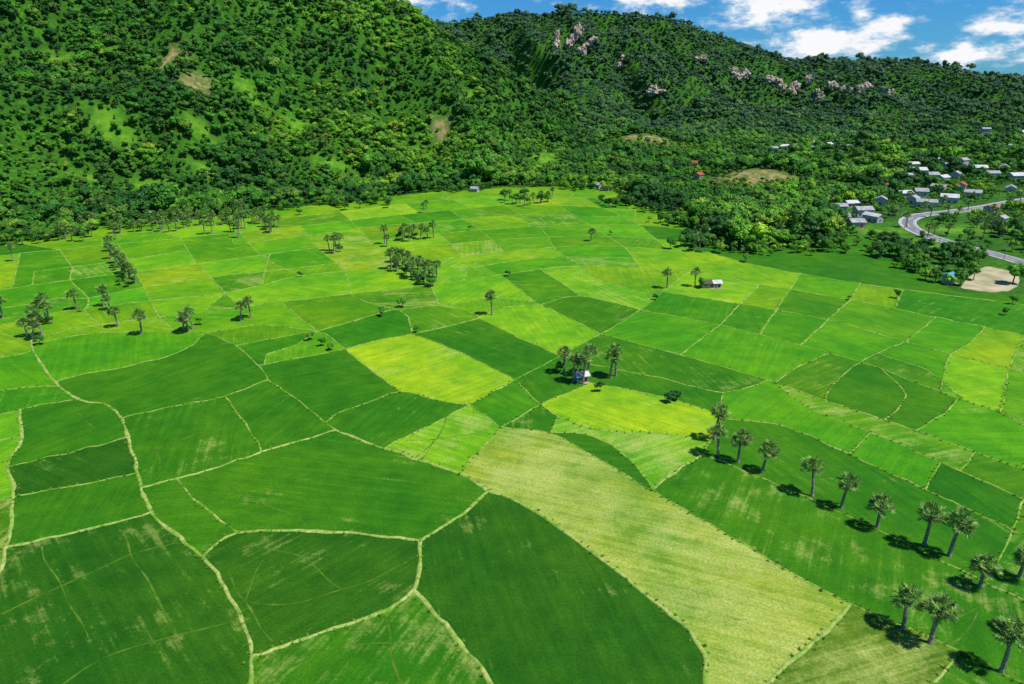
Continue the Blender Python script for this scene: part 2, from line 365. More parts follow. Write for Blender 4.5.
ds=N(t,'ShaderNodeMath',operation='MULTIPLY_ADD'); L(t,streak,ds.inputs[0]); ds.inputs[1].default_value=0.4; L(t,noisetex(t,0.06,6,0.78,gen=g),ds.inputs[2])
dd=N(t,'ShaderNodeMath',operation='MULTIPLY_ADD'); L(t,sp_.outputs[0],dd.inputs[0]); dd.inputs[1].default_value=0.40; L(t,ds.outputs[0],dd.inputs[2])
dm=mapr(t,dd.outputs[0],0.86,1.12,0,0.82)
col=mix(t,dm,col,mix(t,mapr(t,fine,0.4,0.6),(0.50,0.49,0.17),(0.25,0.38,0.04)))
L(t,col,b.inputs['Base Color'])
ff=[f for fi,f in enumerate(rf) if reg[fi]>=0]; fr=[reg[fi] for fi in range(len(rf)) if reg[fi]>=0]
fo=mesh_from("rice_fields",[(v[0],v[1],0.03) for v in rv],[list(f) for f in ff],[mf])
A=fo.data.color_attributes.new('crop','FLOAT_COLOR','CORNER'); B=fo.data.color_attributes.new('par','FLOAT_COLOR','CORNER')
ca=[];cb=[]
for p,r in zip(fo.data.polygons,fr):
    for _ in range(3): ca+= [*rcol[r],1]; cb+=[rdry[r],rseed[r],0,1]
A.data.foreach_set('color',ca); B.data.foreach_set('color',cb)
# bunds
mb,t,b=newmat("bund_grass_earth",0.95,0.05)
at=N(t,'ShaderNodeAttribute',attribute_name='kind'); sx=N(t,'ShaderNodeSeparateColor'); L(t,at.outputs['Color'],sx.inputs[0])
g=N(t,'ShaderNodeNewGeometry')
grass=mix(t,mapr(t,noisetex(t,0.3,4,0.7,gen=g),0.35,0.65),(0.05,0.19,0.01),(0.20,0.38,0.03))
earth=mix(t,mapr(t,noisetex(t,1.2,4,0.7,gen=g),0.35,0.65),(0.24,0.37,0.05),(0.46,0.48,0.18))
f1=N(t,'ShaderNodeMath',operation='ADD'); L(t,sx.outputs[0],f1.inputs[0]); L(t,mapr(t,noisetex(t,0.18,4,0.75,gen=g),0.3,0.7,-0.8,0.8),f1.inputs[1]); f1.use_clamp=True
L(t,mix(t,f1.outputs[0],grass,earth),b.inputs['Base Color'])
bv_=[];bf_=[];bk=[];tuft=[]
def ribbon(pts,w,h,kind,li,step=1.6):
    out=[]; 
    for a,c in zip(pts[:-1],pts[1:]):
        l=(c-a).length; n=max(1,int(l/step))
        for k in range(n): out.append(a.lerp(c,k/n))
    out.append(pts[-1]); s=len(bv_)
    for i,p in enumerate(out):
        q=out[min(i+1,len(out)-1)]-out[max(i-1,0)]; q=q.normalized() if q.length>0 else Vector((1,0)); nrm=Vector((-q.y,q.x))
        ww=w*(1+0.5*noise.noise(Vector((p.x*.25,p.y*.25,li)))+0.5*noise.noise(Vector((p.x*1.3,p.y*1.3,li))))
        off=0.35*noise.noise(Vector((p.x*.2,p.y*.2,li+5)))*(1 if 0<i<len(out)-1 else 0)
        hh=h*(1+0.25*noise.noise(Vector((p.x*.5,p.y*.5,li))))+0.004*(li%9)
        for u,z in ((-1,0.0),(-0.55,hh),(0.5,hh*0.97),(1,0.0)):
            v=p+nrm*(ww*0.5*u+off); bv_.append((v.x,v.y,z)); bk.append(kind)
        if p.y<260 and random.random()<0.85:
            for _ in range(3 if p.y<180 else 1):
                v=p+nrm*random.gauss(0,0.65)*ww; tuft.append((v.x,v.y,0.03))
    for i in range(len(out)-1):
        a=s+i*4
        for k in range(3): bf_.append((a+k,a+4+k,a+5+k,a+1+k))
for li,((ty,_),d) in enumerate(zip(lines,wl)):
    ym=sum(p.y for p in d)/len(d)
    if ty=='p': ribbon(d,0.74,0.16,0.6,li)
    else: ribbon(d,0.46 if ym<220 else 0.66,0.13,0.3 if ym<220 else 0.3,li)
bo=mesh_from("field_bunds",bv_,bf_,[mb],True)
K=bo.data.color_attributes.new('kind','FLOAT_COLOR','POINT'); K.data.foreach_set('color',np.array([(k,k,k,1) for k in bk]).ravel())
fur=[[(0,612),(60,585),(130,556),(178,545)],[(85,640),(60,585),(45,545)],[(178,640),(150,590),(118,530)],[(60,684),(120,650),(240,620)],
[(228,572),(246,600),(290,603),(345,590),(400,565)],[(246,600),(262,625),(275,640)],[(262,545),(300,560),(345,590)],
[(205,475),(300,520)],[(262,560),(246,600)],[(150,450),(190,437),(240,420)],[(160,470),(150,440)],[(410,462),(435,440),(445,415)],[(405,440),(435,440),(480,432)],[(435,440),(420,462)],
[(380,612),(392,640),(405,684)],[(260,684),(330,650),(420,640)],[(900,600),(950,620),(990,600)],[(975,610),(960,640),(940,650)],
[(700,500),(760,520),(830,560)],[(70,405),(95,430)],[(90,365),(150,355),(200,345)]]
mfur=simple("furrow_mud",(0.03,0.13,0.006),(0.12,0.20,0.02),0.5,0.7,0.1)
fv=[];ffc=[]
for li,pts in enumerate(fur):
    d=[Vector(G(*p)) for p in cr_smooth(pts,5)]
    s=len(fv); 
    for i,p in enumerate(d):
        q=(d[min(i+1,len(d)-1)]-d[max(i-1,0)]).normalized(); nrm=Vector((-q.y,q.x)); w=0.12*max(0.1,(1+1.6*noise.noise(Vector((p.x*.4,p.y*.4,li)))))
        p=p+nrm*1.3*noise.noise(Vector((p.x*.09,p.y*.09,li)))
        for u in (-1,1): v=p+nrm*w*u; fv.append((v.x,v.y,0.036+0.002*(li%5)))
    for i in range(len(d)-1): ffc.append((s+2*i,s+2*i+2,s+2*i+3,s+2*i+1))
mesh_from("field_furrows",fv,ffc,[mfur])
# ---------------------------------------------------------------- instancer
def instancer(name,pts,vid,rot,scl,coll,tint=None):
    me=bpy.data.meshes.new(name); me.from_pydata([tuple(p) for p in pts],[],[])
    for nm,tp,arr in (('vid','INT',vid),('rotz','FLOAT',rot),('scl','FLOAT',scl)):
        a=me.attributes.new(nm,tp,'POINT'); a.data.foreach_set('value',np.array(arr,dtype=np.int32 if tp=='INT' else np.float32))
    ob=bpy.data.objects.new(name,me); COL.objects.link(ob)
    ng=bpy.data.node_groups.new(name+"_scatter",'GeometryNodeTree')
    ng.interface.new_socket('Geometry',in_out='INPUT',socket_type='NodeSocketGeometry'); ng.interface.new_socket('Geometry',in_out='OUTPUT',socket_type='NodeSocketGeometry')
    gi=ng.nodes.new('NodeGroupInput'); go=ng.nodes.new('NodeGroupOutput'); ip=ng.nodes.new('GeometryNodeInstanceOnPoints'); ci=ng.nodes.new('GeometryNodeCollectionInfo')
    ci.inputs['Collection'].default_value=coll; ci.inputs['Separate Children'].default_value=True; ci.inputs['Reset Children'].default_value=True
    def na(nm,tp):
        n=ng.nodes.new('GeometryNodeInputNamedAttribute'); n.data_type=tp; n.inputs['Name'].default_value=nm; return n.outputs['Attribute']
    cx=ng.nodes.new('ShaderNodeCombineXYZ'); ng.links.new(na('rotz','FLOAT'),cx.inputs[2])
    ng.links.new(gi.outputs[0],ip.inputs['Points']); ng.links.new(ci.outputs[0],ip.inputs['Instance']); ip.inputs['Pick Instance'].default_value=True
    ng.links.new(na('vid','INT'),ip.inputs['Instance Index']); ng.links.new(cx.outputs[0],ip.inputs['Rotation']); ng.links.new(na('scl','FLOAT'),ip.inputs['Scale'])
    ng.links.new(ip.outputs[0],go.inputs[0])
    m=ob.modifiers.new('scatter','NODES'); m.node_group=ng
    return ob
mg=simple("bund_grass",(0.06,0.21,0.01),(0.26,0.40,0.05),0.3)
tc_=bpy.data.collections.new("grass_tuft_kinds")
for k in range(4):
    v=[];f=[]
    for i in range(14):
        a=random.uniform(0,6.28); r=random.uniform(0,0.16); x,y=r*math.cos(a),r*math.sin(a); h=random.uniform(0.12,0.34); l=random.uniform(0.05,0.26); w=0.05
        s=len(v); v+=[(x-w*math.sin(a),y+w*math.cos(a),0),(x+w*math.sin(a),y-w*math.cos(a),0),(x+l*math.cos(a),y+l*math.sin(a),h)]; f.append((s,s+1,s+2))
    tc_.objects.link(mesh_from("grass_tuft",v,f,[mg],link=False))
instancer("bund_grass_tufts",tuft,[random.randrange(4) for _ in tuft],[random.uniform(0,6.28) for _ in tuft],[random.uniform(0.6,1.5) for _ in tuft],tc_)
# ---------------------------------------------------------------- broadleaf trees
def leafmat(name):
    m,t,b=newmat(name,0.6,0.2)
    oi=N(t,'ShaderNodeObjectInfo'); g=N(t,'ShaderNodeNewGeometry'); at=N(t,'ShaderNodeAttribute',attribute_name='lf')
    c=mix(t,mapr(t,noisetex(t,0.016,4,0.7,gen=g),0.40,0.60),(0.028,0.125,0.016),(0.075,0.265,0.018))
    cr_=N(t,'ShaderNodeValToRGB'); L(t,oi.outputs['Random'],cr_.inputs[0]); e=cr_.color_ramp.elements
    e[0].position=0; e[0].color=(0.5,0.55,0.8,1); e[1].position=1; e[1].color=(2.2,1.6,1.2,1)
    for p_,c_ in ((0.3,(0.8,0.85,1.0,1)),(0.6,(1.0,1.05,0.9,1)),(0.82,(1.4,1.3,1.0,1)),(0.92,(2.1,1.15,1.6,1))):
        k=e.new(p_); k.color=c_
    c=mix(t,mapr(t,noisetex(t,0.010,3,0.65,gen=g),0.50,0.60,0,0.85),c,(0.17,0.41,0.02))
    c=mix(t,1.0,c,cr_.outputs[0],'MULTIPLY')
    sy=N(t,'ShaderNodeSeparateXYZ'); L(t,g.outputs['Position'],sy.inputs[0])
    c=mix(t,mapr(t,sy.outputs[1],950,1450,0,0.75),c,mix(t,mapr(t,oi.outputs['Random'],0,1),(0.045,0.12,0.07),(0.105,0.21,0.10)))  # aerial haze painted into the leaf colour: bluer and paler with distance
    c=mix(t,1.0,c,at.outputs['Color'],'MULTIPLY')
    L(t,c,b.inputs['Base Color'])
    return m
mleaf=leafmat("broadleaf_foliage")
mbark=simple("bark",(0.10,0.08,0.05),(0.2,0.16,0.11),3)
def tree_mesh(name,seed,R=3.6,Hh=8.5,leaf=0.8,n=340,lobes=9,flat=0.75):
    r=random.Random(seed); v=[];f=[];mi=[];lc=[]
    def tube(p0,p1,r0,r1):
        s=len(v); d=(Vector(p1)-Vector(p0)).normalized(); u=d.orthogonal().normalized(); w=d.cross(u)
        for p,rr_ in ((p0,r0),(p1,r1)):
            for k in range(5):
                a=k*2*math.pi/5; q=Vector(p)+(u*math.cos(a)+w*math.sin(a))*rr_; v.append(tuple(q)); lc.append((1,1,1))
        for k in range(5): f.append((s+k,s+(k+1)%5,s+5+(k+1)%5,s+5+k)); mi.append(1)
    tube((0,0,-1.5),(0.2,0.1,Hh*0.45),0.32,0.2)
    cs=[]
    for i in range(lobes):
        a=r.uniform(0,6.28); d=R*math.sqrt(r.random())*0.66; z=Hh*r.uniform(0.36,0.76)+ (R-d)*0.3
        lr=R*r.uniform(0.30,0.54); cs.append((Vector((d*math.cos(a),d*math.sin(a),z)),lr,r.uniform(0.78,1.25)))
        if i<4: tube((0.2,0.1,Hh*0.4),tuple(cs[-1][0]),0.14,0.05)
    for (c,lr,tn) in cs:
        s=len(v); rings=4; seg=6
        for i in range(rings+1):
            th=math.pi*i/rings
            for j in range(seg):
                ph=2*math.pi*j/seg; dv=Vector((math.sin(th)*math.cos(ph),math.sin(th)*math.sin(ph),math.cos(th)*flat))
                q=c+dv*lr*(0.74+0.22*noise.noise((c+dv*2)*1.7+Vector((seed,0,0)))); v.append(tuple(q)); lc.append((0.7*tn,)*3)
        for i in range(rings):
            for j in range(seg): f.append((s+i*seg+j,s+(i+1)*seg+j,s+(i+1)*seg+(j+1)%seg,s+i*seg+(j+1)%seg)); mi.append(0)
        for k in range(n//lobes):
            dv=Vector((r.gauss(0,1),r.gauss(0,1),r.gauss(0.35,1))).normalized(); dv.z*=flat
            p=c+dv*lr*r.uniform(0.76,1.1)
            nn_=(dv+Vector((r.uniform(-.5,.5),r.uniform(-.5,.5),r.uniform(-.1,.7)))).normalized(); u=nn_.orthogonal().normalized(); w=nn_.cross(u)
            a=r.uniform(0,6.28); u,w=u*math.cos(a)+w*math.sin(a),w*math.cos(a)-u*math.sin(a)
            L_=leaf*r.uniform(0.5,1.15); s=len(v); sh=tn*r.uniform(0.75,1.3)
            for q in (p-u*L_*0.5,p+w*L_*0.36,p+u*L_*0.55-nn_*0.12,p-w*L_*0.36): v.append(tuple(q)); lc.append((sh,sh,sh))
            f.append((s,s+1,s+2,s+3)); mi.append(0)
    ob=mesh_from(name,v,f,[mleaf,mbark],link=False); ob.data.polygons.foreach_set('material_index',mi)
    a=ob.data.color_attributes.new('lf','FLOAT_COLOR','POINT'); a.data.foreach_set('color',np.array([(*c,1) for c in lc]).ravel())
    return ob
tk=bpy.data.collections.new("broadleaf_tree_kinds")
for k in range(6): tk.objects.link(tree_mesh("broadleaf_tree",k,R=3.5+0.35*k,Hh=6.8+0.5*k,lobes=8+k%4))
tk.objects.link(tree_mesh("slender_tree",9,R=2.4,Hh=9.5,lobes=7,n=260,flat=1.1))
# ---------------------------------------------------------------- houses list (needed for clearings)
houses=[ # px,py,rot,w,d,h,wall,roof
(475,192,0.2,7,5,3,'w','g'),(598,189,-0.2,9,6,3.4,'w','g'),(606,191,0.1,6,5,3,'c','d'),
(694,168,0.1,9,8,6,'w','r'),(698,179,0.3,12,7,4,'c','r'),(772,152,0.2,16,9,5,'w','g'),(784,150,0.3,16,9,6,'w','w'),(796,149,0.1,18,9,5,'w','g'),(808,152,0.2,14,9,5,'c','g'),(778,156,0.2,14,9,5,'w','w'),
(828,148,0.3,14,9,5,'w','w'),(868,172,0.3,8,7,4,'w','b'),(905,180,0.2,14,8,4,'w','g'),(918,175,0.1,14,9,5,'c','w'),(930,179,-0.1,16,9,5,'w','g'),(942,182,0.2,14,9,4,'w','w'),(955,178,0.3,12,8,5,'w','g'),
(975,174,0.1,20,10,6,'w','w'),(990,178,0.2,16,9,5,'w','g'),(960,190,0.2,12,8,4,'w','r'),(938,192,-.1,12,8,4,'c','g'),(902,198,0.3,14,8,4.5,'c','w'),(912,204,0.5,12,7,4,'w','g'),(925,208,0.3,14,7,4,'w','g'),(948,203,.2,12,8,4,'w','w'),(920,196,0.2,12,8,4,'w','g'),
(838,212,-0.3,12,7,4,'w','g'),(850,208,-0.2,10,7,4,'c','w'),(842,222,-0.2,9,7,4,'w','g'),(872,222,-0.4,12,7,4,'w','w'),(862,216,-0.4,12,8,4,'w','g'),(880,205,.3,11,8,4,'w','g'),
(1000,140,0.2,14,9,5,'w','w'),(985,133,0.2,16,9,5,'w','g'),(880,150,0.2,12,8,4,'w','w'),(760,236,0.2,8,6,3,'c','g'),(990,213,.4,10,7,4,'w','r'),(1008,150,.2,14,9,5,'w','g'),(1020,135,.2,14,9,5,'w','w'),
(912,168,.2,14,9,5,'w','w'),(948,170,.1,14,9,5,'w','g'),(1003,172,.3,14,9,5,'c','g'),(1015,180,.2,14,9,4,'w','w'),(890,190,.4,12,8,4,'c','r'),(1010,192,.3,12,8,4,'w','g'),(972,197,.2,12,8,4,'w','g'),(855,228,-.3,10,7,3.5,'c','g'),(1000,224,.5,9,6,3.5,'c','g'),(962,165,.2,14,9,5,'w','g'),(935,163,.1,12,8,5,'w','w'),(845,150,.1,14,8,5,'w','g'),(815,146,.2,14,8,5,'w','w'),(860,156,.1,12,8,5,'w','g')
]
hpos=[hit(h[0],h[1]) for h in houses]
road_px=[(1180,312),(1100,288),(1050,272),(1024,263),(985,252),(950,243),(925,235),(910,227),(908,220),(922,215),(950,212),(985,207),(1024,200),(1100,190)]
road=[Vector(G(*p)) for p in cr_smooth(road_px,10)]
# ---------------------------------------------------------------- forest scatter
def project(x,y,z):
    dy=y*cp-(z-CAMZ)*sp; du=y*sp+(z-CAMZ)*cp
    return 512+F*x/dy,342-F*du/dy
def scatter(x0,x1,y0,y1,st):
    gx,gy=np.meshgrid(np.arange(x0,x1,st),np.arange(y0,y1,st))
    gx=gx+np.random.uniform(-.48,.48,gx.shape)*st; gy=gy+np.random.uniform(-.48,.48,gy.shape)*st
    return gx.ravel(),gy.ravel()
allp=[];alls=[]
lot=[G(*p) for p in [(955,284),(985,264),(1030,268),(1024,292),(985,294)]]
lotc=np.array(lot).mean(0)
grove=[G(*p) for p in [(684,214),(760,200),(838,205),(842,232),(800,246),(740,252),(700,246)]]
for (y0,y1,st,smin,smax) in ((250,640,5.1,0.45,1.2),(640,1150,6.6,0.55,1.35),(1150,2150,10,0.9,1.6)):
    x,y=scatter(-0.85*y1-60,0.85*y1+60,y0,y1,st)
    z=hgt(x,y); u,v=project(x,y,z)
    k=(u>-60)&(u<1084)&(v>-30)&~in_poly(x,y,bound)
    x,y,z=x[k],y[k],z[k]
    keep=np.ones(len(x),bool); sc=smin+(smax-smin)*np.random.rand(len(x))**1.3
    bigt=np.random.rand(len(x))<0.07; sc[bigt]*=1.5
    ing=in_poly(x,y,grove); sc[ing]=np.random.uniform(0.9,1.4,ing.sum())
    dr,_,sg=polydist(x,y,ridB); keep&=~((sg>0)&(dr>50)&(y>1500))
    for (bx,by,rx,ry,kk) in bare:
        e=np.sqrt(((x-bx)/rx)**2+((y-by)/ry)**2)+np.random.uniform(-.4,.4,len(x)); keep&=~((e<1.0)&(np.random.rand(len(x))>(0.04 if kk==1 else 0.3)))
        sc[e<1.3]*=0.6
    for hp in hpos:
        if hp is None: continue
        keep&=~((abs(x-hp[0])<8)&(y>hp[1]-19)&(y<hp[1]+8))
        near=(abs(x-hp[0])<12)&(y>hp[1]-52)&(y<hp[1]+8); sc[near]=np.minimum(sc[near]*0.8,0.62)
    dr,_,_=polydist(x,y,[tuple(p) for p in road]); keep&=~(dr<9); keep&=~((dr<26)&(np.random.rand(len(x))<0.5)); sc[dr<40]*=0.75
    keep&=~((abs(x-lotc[0])<34)&(abs(y-lotc[1])<26)&(np.random.rand(len(x))<0.97))
    dens=np.array([noise.fractal(Vector((a/60,b_/60,2.2)),1.0,2.0,4) for a,b_ in zip(x,y)])
    flat=(z<3)
    keep&=~(flat&(y>300)&(dens<-0.3)&(x>170)&~ing)
    x,y,z,sc,dens=x[keep],y[keep],z[keep],sc[keep],dens[keep]
    de,_,_=polydist(x,y,bound)
    edge=np.where(de<5,0.6,np.where(de<26,1.25,1.0)); sc=np.maximum(sc*edge*(1+0.5*np.clip(dens,-1,1)),0.38*st/5)
    allp.append(np.stack([x,y,z],1)); alls.append(sc)
allp=np.concatenate(allp); alls=np.concatenate(alls)
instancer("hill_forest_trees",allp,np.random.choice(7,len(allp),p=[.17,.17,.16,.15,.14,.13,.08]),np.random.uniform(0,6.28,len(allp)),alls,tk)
shr=[(310,340,.5),(322,346,.4),(330,350,.35),(402,307,.45),(416,333,.3),(383,316,.4),(508,276,.45),(896,298,.5),(670,402,.45),(676,400,.35),(505,200,.9),(512,204,.9),(520,203,1),(530,205,1),(540,203,1),(548,202,.8),(525,199,.9),(300,277,.3),(40,345,.5),(1012,304,.5),(745,262,.6),(120,285,.4),(127,287,.4),(600,392,.35),(580,380,.4),(560,372,.45),(432,287,.6),(420,285,.5),(200,325,.35),(700,288,.5),(950,285,.7),(935,282,.8),(960,278,.7),(925,280,.6),(975,262,.7),(960,262,.6),
 (930,276,.8),(940,278,.7),(945,270,.7),(955,272,.8),(968,268,.7),(210,222,.8),(225,224,.7),(190,226,.6),(300,215,.6),(345,210,.7),(360,208,.6),(400,240,.5),(415,238,.5),(1005,315,.4),(850,300,.3),(655,300,.3),(470,230,.3),(610,235,.3),(116,270,.5),(124,278,.5),(131,284,.4),(340,252,.4),(36,325,.5),(48,324,.4),(80,312,.3),(395,268,.5),(406,274,.5),(415,280,.5)]
sp3=[(*G(a,b_),0) for a,b_,c in shr]; ssc=[c for *_,c in shr]
# broken belt of bushes along the far edge of the fields
be=[Vector(p) for p in bound[:22]]
for a,c in zip(be[:-1],be[1:]):
    l=(c-a).length; dr_=(c-a)/l; nr=Vector((dr_.y,-dr_.x)); k=0
    while k<l:
        p=a+dr_*k; d=noise.noise(Vector((p.x/22,p.y/22,4.4)))+0.5*noise.noise(Vector((p.x/7,p.y/7,1.4)))
        if d>-0.12:
            for _ in range(1+int(max(0,d)*5)):
                q=p+nr*abs(random.gauss(0,3+16*max(0,d)))+dr_*random.uniform(-2,2)
                sp3.append((q.x,q.y,0)); ssc.append(random.uniform(.25,.75)+0.3*max(0,d))
        k+=2.6
instancer("field_shrubs",sp3,[i%6 for i in range(len(sp3))],[random.uniform(0,6) for _ in sp3],ssc,tk)
# ---------------------------------------------------------------- sugar palms
mpl,t,b=newmat("palm_frond",0.5,0.3)
g=N(t,'ShaderNodeNewGeometry'); at=N(t,'ShaderNodeAttribute',attribute_name='lf')
L(t,mix(t,1.0,mix(t,mapr(t,noisetex(t,0.8,3,0.6,gen=g),0.35,0.65),(0.07,0.17,0.025),(0.18,0.32,0.055)),at.outputs['Color'],'MULTIPLY'),b.inputs['Base Color'])
mdead=simple("dead_frond",(0.2,0.16,0.07),(0.38,0.32,0.17),2)
mtr=simple("palm_trunk_bark",(0.16,0.14,0.11),(0.36,0.32,0.26),2.5)
def palm_mesh(seed,Ht,nl=36):
    r=random.Random(seed); v=[];f=[];mi=[];lc=[]
    bx,by=r.uniform(-.6,.6),r.uniform(-.6,.6)
    def axis(t): return Vector((bx*t*t,by*t*t,Ht*t-0.3*(1-t)))
    n=14; s=len(v)
    for i in range(n+1):
        t_=i/n; c=axis(t_); rad=0.30-0.10*t_+(0.16*(1-t_*8) if t_<0.12 else 0)+(0.03 if i%2 else 0)+(0.08 if t_>0.9 else 0)
        for k in range(8): a=k*math.pi/4; v.append((c.x+rad*math.cos(a),c.y+rad*math.sin(a),c.z)); lc.append(1)
    for i in range(n):
        for k in range(8): f.append((s+i*8+k,s+i*8+(k+1)%8,s+i*8+8+(k+1)%8,s+i*8+8+k)); mi.append(1)
    top=axis(1)
    def fan(ph,el,pet,R,m,shade):
        d=Vector((math.cos(ph)*math.cos(el),math.sin(ph)*math.cos(el),math.sin(el)))
        p=top+d*pet-Vector((0,0,0.12*pet*pet*math.cos(el)))
        side=d.cross(Vector((0,0,1))); side=side.normalized() if side.length>0.1 else Vector((1,0,0)); up=side.cross(d).normalized()
        tw=r.uniform(-0.7,0.7); side,up=side*math.cos(tw)+up*math.sin(tw),up*math.cos(tw)-side*math.sin(tw)
        s=len(v); w=0.045
        v.extend([tuple(top-side*w),tuple(top+side*w),tuple(p+side*w),tuple(p-side*w)]); lc.extend([1.3]*4); f.append((s,s+1,s+2,s+3)); mi.append(m)
        K=15
        for i in range(K):
            a=(i/(K-1)-0.5)*math.radians(250); a2=math.radians(250)/K*0.42
            Rr=R*(1-0.25*abs(i/(K-1)-0.5)*2)*r.uniform(0.85,1.12)
            def pt(an,rr_,fold=0.0):
                q=d*math.cos(an)+side*math.sin(an); return p+q*rr_+up*(0.22*rr_*abs(math.sin(an))+fold)-Vector((0,0,0.10*(rr_/R)**2*R))
            s=len(v); fo_=0.05 if i%2 else -0.03; sh=shade*r.uniform(0.8,1.2)
            for q in (p,pt(a-a2,Rr*0.6,fo_),pt(a,Rr,0),pt(a+a2,Rr*0.6,-fo_)): v.append(tuple(q)); lc.append(sh)
            f.append((s,s+1,s+2,s+3)); mi.append(m)
    for i in range(nl):
        el=math.asin(max(-0.75,min(1,-0.6+1.6*(i+0.5)/nl))); fan(i*2.399+r.uniform(-.3,.3),el+r.uniform(-.1,.1),r.uniform(1.0,1.75),r.uniform(0.85,1.2),0,r.uniform(0.55,1.6))
    for i in range(7): fan(r.uniform(0,6.28),-1.15+r.uniform(-.2,.2),r.uniform(0.7,1.2),0.75,2,1)
    for i in range(5):
        a=r.uniform(0,6.28); c=top+Vector((0.4*math.cos(a),0.4*math.sin(a),-0.35)); s=len(v)
        for dv in ((0.14,0,0),(0,0.14,0),(-0.14,0,0),(0,-0.14,0),(0,0,0.16),(0,0,-0.16)): v.append(tuple(c+Vector(dv))); lc.append(.6)
        for q in ((0,1,4),(1,2,4),(2,3,4),(3,0,4),(1,0,5),(2,1,5),(3,2,5),(0,3,5)): f.append(tuple(s+k for k in q)); mi.append(1)
    me=bpy.data.meshes.new("sugar_palm"); me.from_pydata(v,[],f)
    for m in (mpl,mtr,mdead): me.materials.append(m)
    me.polygons.foreach_set('material_index',mi)
    a=me.color_attributes.new('lf','FLOAT_COLOR','POINT'); a.data.foreach_set('color',np.array([(c,c,c,1) for c in lc]).ravel())
    return me
pm=[palm_mesh(i,h) for i,h in enumerate([5.8,6.6,7.2,7.8,5.2,6.4,7.0,6.0])]
def palm(px,py,s=1.0,k=None):
    x,y=G(px,py); ob=bpy.data.objects.new("sugar_palm",pm[random.randrange(8) if k is None else k]); COL.objects.link(ob)
    ob.location=(x,y,float(hgt(np.array([x]),np.array([y]))[0])); ob.rotation_euler=(random.uniform(-.06,.06),random.uniform(-.06,.06),random.uniform(0,6.28)); ob.scale=(s*1.08,s*1.08,s*random.uniform(.95,1.12))
for a in [(714,440,1,3),(718,456,1,1),(738,462,1,0),(762,472,.95,0),(812,496,.98,1),(841,508,.95,7),(877,527,.98,4),(924,545,1,2),(949,556,1.05,6),(980,586,.98,4),(1019,577,.95,4),(903,628,.98,5),(930,643,1.02,2),(1001,672,1.0,6),(1040,640,1,3),
 (564,374,1,1),(573,382,1,2),(583,384,1.05,3),(588,374,1,3),(577,376,.9,5),(610,378,1.05,1),(616,376,1,3),(492,315,1,2),(667,288,1,1),(695,287,.95,2),(591,241,.95,0),
 (3,318,1,2),(38,322,1,1),(46,320,1,3),(34,340,1,0),(42,336,.95,2),(28,337,.9,4),(50,322,.95,6),(32,326,.9,5),(77,310,1,1),(104,307,1,2),(110,309,.9,4),(118,327,.95,0),(142,334,1.05,1),(189,332,1.15,4),(184,331,.9,4),(241,321,1,0),(251,318,1,1),(193,329,.9,6)]: palm(*a)
rp=random.Random(5)
for (px,py) in [(395,262),(402,266),(398,272),(408,268),(414,272),(418,278),(424,274),(428,282),(433,286),(420,270),(410,276),(436,278),(392,268),(404,274),(412,280),(430,276),(425,284),(399,266),
  (385,244),(388,246),(402,240),(409,242),(414,239),(420,240),(427,238),(434,238),(405,239),(411,238),(337,251),(333,254),(339,246),(427,210),(424,212),
  (112,258),(116,264),(120,268),(123,272),(127,276),(131,280),(135,284),(118,262),(110,250),(115,240),(119,266),(125,275),(129,279),
  (505,203),(510,200),(517,204),(524,206),(534,203),(541,203),(548,201),(552,200),(170,232),(176,231),(205,234),(212,234),(233,232),(238,238),(246,228),
  (60,240),(66,240),(72,241),(84,241),(92,238),(258,222),(265,220),(13,262),(140,224),(150,224),(158,226),(330,250),(694,252),(700,250),(706,252)]:
    palm(px+rp.uniform(-1,1),py+rp.uniform(-1,1),rp.uniform(.85,1.1))
for i in range(80): palm(rp.uniform(55,280),rp.uniform(212,234),rp.uniform(.85,1.15))
for i in range(30): palm(rp.uniform(690,830),rp.uniform(215,250),rp.uniform(.9,1.2))
for i in range(34):
    palm(rp.uniform(850,1024),rp.uniform(200,240),rp.uniform(.8,1.1))
# ---------------------------------------------------------------- houses
mw={'w':simple("painted_plaster",(0.40,0.40,0.37),(0.56,0.55,0.52),1.2),'c':simple("cream_plaster",(0.34,0.29,0.2),(0.46,0.40,0.29),1.2)}
mro={'g':simple("corrugated_steel_roof",(0.24,0.25,0.27),(0.42,0.43,0.45),0.5,0.6,0.2),'w':simple("pale_sheet_roof",(0.42,0.43,0.45),(0.66,0.66,0.66),0.5,0.6,0.2),'r':simple("red_tile_roof",(0.30,0.06,0.03),(0.45,0.13,0.07),1.5),'b':simple("blue_sheet_roof",(0.06,0.25,0.42),(0.10,0.33,0.5),1.0,0.5,0.3),'d':simple("thatch_roof",(0.07,0.06,0.04),(0.14,0.11,0.07),3)}
mwin=simple("window_glass",(0.03,0.05,0.06),(0.06,0.09,0.1),1,0.2,0.5); mdoor=simple("wood_door",(0.12,0.06,0.03),(0.2,0.1,0.05),3)
def boxes(name,bl,mat,parent):
    v=[];f=[]
    for (cx,cy,cz,sx_,sy_,sz_) in bl:
        s=len(v)
        for dx in(-.5,.5):
            for dy in(-.5,.5):
                for dz in(-.5,.5): v.append((cx+dx*sx_,cy+dy*sy_,cz+dz*sz_))
        f+=[tuple(s+k for k in q) for q in((0,1,3,2),(4,6,7,5),(0,4,5,1),(2,3,7,6),(0,2,6,4),(1,5,7,3))]
    return mesh_from(name,v,f,[mat],parent=parent)
